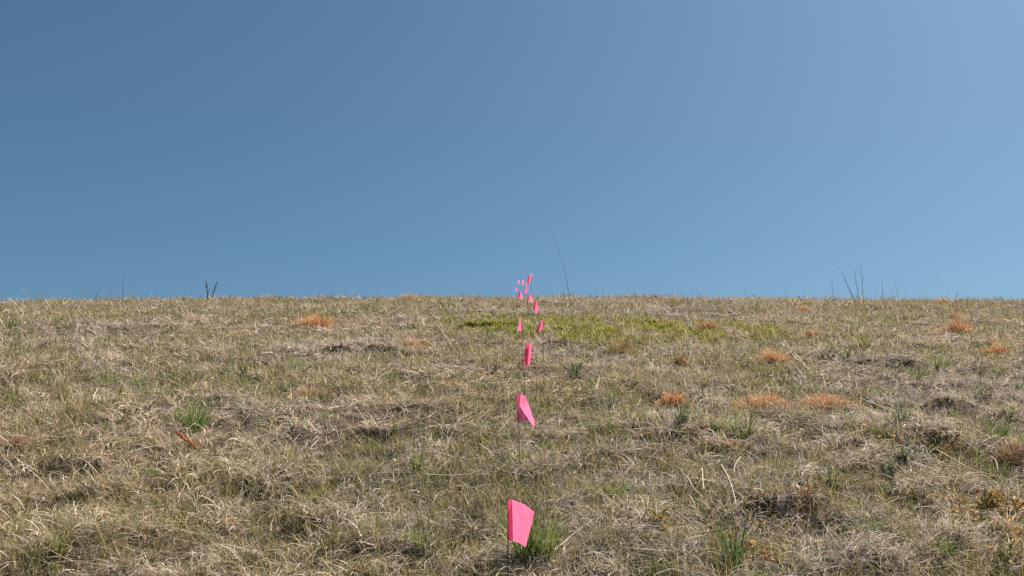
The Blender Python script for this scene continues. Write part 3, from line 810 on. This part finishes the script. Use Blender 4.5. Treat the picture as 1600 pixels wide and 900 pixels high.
# rusty stalk with knobbly seeds, lying over
standing([(319, 709), (310, 701), (298, 692), (286, 684), (278, 676)], 0, .003, .002, M_brown, 'rust-red knobbly seed stalk lying by the bright green tuft', 'seed_stalk', 'seed stalk', None,
         seeds=(.25, 1.0, .0062), seed_mat=M_rust)
standing([(1462, 716), (1474, 706), (1486, 694), (1497, 679)], 0, .004, .003, M_brown, 'orange-brown fuzzy stalk leaning right on the right slope', 'seed_stalk', 'seed stalk', None,
         seeds=(.2, 1.0, .0075), seed_mat=M_fungus)

# ------------------------------------------------------------------ broad-leaved weeds
def weed(px, py, wpx, hpx, nst, cols, label, group='small leafy weeds', leafpx=6):
    p, t = hit(px, py); sc = t / F
    root = empty('leafy_weed', p); tag(root, label, 'weed', group)
    sv = []; R = []
    A = []; E = []
    for k in range(nst):
        a = random.uniform(0, 6.28); h = hpx * sc * random.uniform(.3, .95); s = wpx * sc * .6 * random.uniform(.3, 1.1)
        tip = p + Vector((math.cos(a) * s, math.sin(a) * s * .7, h))
        mid = p.lerp(tip, .5) + Vector((0, 0, h * .12))
        line = smooth_line([p + Vector((math.cos(a) * s * .15, math.sin(a) * s * .15, -.005)), mid, tip], 5)
        sv.append(tube(line, [.0014] * len(line), 5))
        for i in range(2, len(line)):
            for q in range(3):
                R.append(tuple(line[i])); A.append(random.uniform(0, 6.28)); E.append(random.uniform(.1, 1.1))
    V_, F_ = join(*sv)
    mesh_obj('stem', V_, F_, M_brown, root)
    n = len(R); R = np.array(R)
    v, q, t2, nv = blade_mesh(R, np.array(A), np.array(E), rng.normal(-.5, .3, n), rng.normal(0, .3, n), rng.uniform(.5, 1.1, n) * leafpx * sc * .8, rng.uniform(.22, .36, n) * leafpx * sc, 3)
    o = blades_object('leaves', [(v, q, t2, nv, pal(n, cols, [1] * len(cols)))], M_leaf, origin=p)
    o.parent = root; o.location = (0, 0, 0)
WG = [(.14, .20, .06), (.19, .25, .07), (.10, .155, .055), (.24, .24, .10)]
WY_ = [(.22, .22, .04), (.45, .26, .05), (.12, .17, .04), (.50, .20, .05)]
weed(351, 584, 14, 13, 5, WG, 'left one of two small dark green weeds below the left orange tuft')
weed(381, 586, 20, 15, 7, WG, 'right one of two small dark green weeds below the left orange tuft')
weed(1412, 722, 26, 26, 7, WG, 'dark green weed at the foot of the thin brown stalk', leafpx=9)
weed(1300, 772, 26, 40, 7, WG, 'tall dark green weed right of the upright bleached straw', leafpx=9)
weed(1393, 758, 28, 30, 7, [(.06, .11, .05), (.09, .14, .06)], 'blue-green weed in the hollow of the right thatch', leafpx=10)
weed(1462, 700, 18, 24, 5, WG, 'green weed beside the orange-brown fuzzy stalk', leafpx=8)
weed(1535, 812, 60, 44, 12, WY_, 'large yellow and orange leaved weed at the lower right edge', leafpx=10)
weed(1582, 818, 50, 40, 9, WY_, 'orange leaved weed cut by the lower right edge', leafpx=10)
weed(1540, 806, 22, 50, 5, [(.09, .16, .04), (.07, .12, .03)], 'upright green weed rising inside the yellow-leaved one', leafpx=9)
weed(1030, 822, 30, 26, 6, [(.42, .24, .05), (.30, .22, .05), (.14, .16, .04)], 'yellow-leaved weed between the nearest flag and dried leaves', leafpx=9)
weed(1122, 846, 26, 26, 6, WG + [(.2, .18, .04)], 'green weed left of the orange dried leaves', leafpx=8)
weed(1316, 846, 26, 24, 6, WG, 'low green weed in the bottom right thatch', leafpx=8)
weed(1120, 684, 26, 16, 6, WG, 'dark green weed below the broadest orange mound', leafpx=7)
weed(1155, 640, 22, 12, 5, WY_[:3], 'tiny olive weed in front of the broadest orange mound', leafpx=6)
weed(1575, 882, 50, 36, 8, WG + WY_[:1], 'green weed at the bottom right corner', leafpx=9)

def dried_leaf(px, py, rpx, label, seed):
    p, t = hit(px, py); r = rpx * (1.0 if rpx > 8 else .8) * t / F; p = p + Vector((0, 0, .010))
    rs = random.Random(seed)
    V_ = []; F_ = []
    nu, nvv = 10, 6
    for i in range(nvv + 1):
        th = math.pi * .62 * i / nvv
        for k in range(nu):
            a = 2 * math.pi * k / nu
            j = 1 + .16 * math.sin(3 * a + seed) + rs.uniform(-.06, .06)
            V_.append(p + Vector((math.sin(th) * math.cos(a) * r * j, math.sin(th) * math.sin(a) * r * .8 * j, math.cos(th) * r * .75 + r * .55 + .2 * r * math.sin(2*a + seed) * math.sin(th))))
    for i in range(nvv):
        for k in range(nu):
            F_.append([i*nu+k, (i+1)*nu+k, (i+1)*nu+(k+1) % nu, i*nu+(k+1) % nu])
    o = mesh_obj('dried_leaf', V_, F_, M_fungus, origin=p)
    md = o.modifiers.new('thickness', 'SOLIDIFY'); md.thickness = .001
    tag(o, label, 'dried leaf', 'orange curled dried leaves at the bottom')
dried_leaf(1174, 861, 9, 'largest and brightest orange curled leaf at the lower right of the flags', 1)
dried_leaf(1135, 850, 9, 'orange curled leaf left of the brightest one', 2)
dried_leaf(1154, 856, 5, 'small pale orange leaf between the two curled ones', 3)
dried_leaf(1196, 874, 7, 'yellowish curled leaf right of the brightest one, near the bottom', 4)
dried_leaf(1208, 888, 7, 'lowest orange curled leaf, below the yellowish one', 5)
dried_leaf(1222, 862, 5, 'small reddish leaf right of the brightest orange one', 6)
dried_leaf(1139, 896, 5, 'little orange leaf at the very bottom edge', 7)
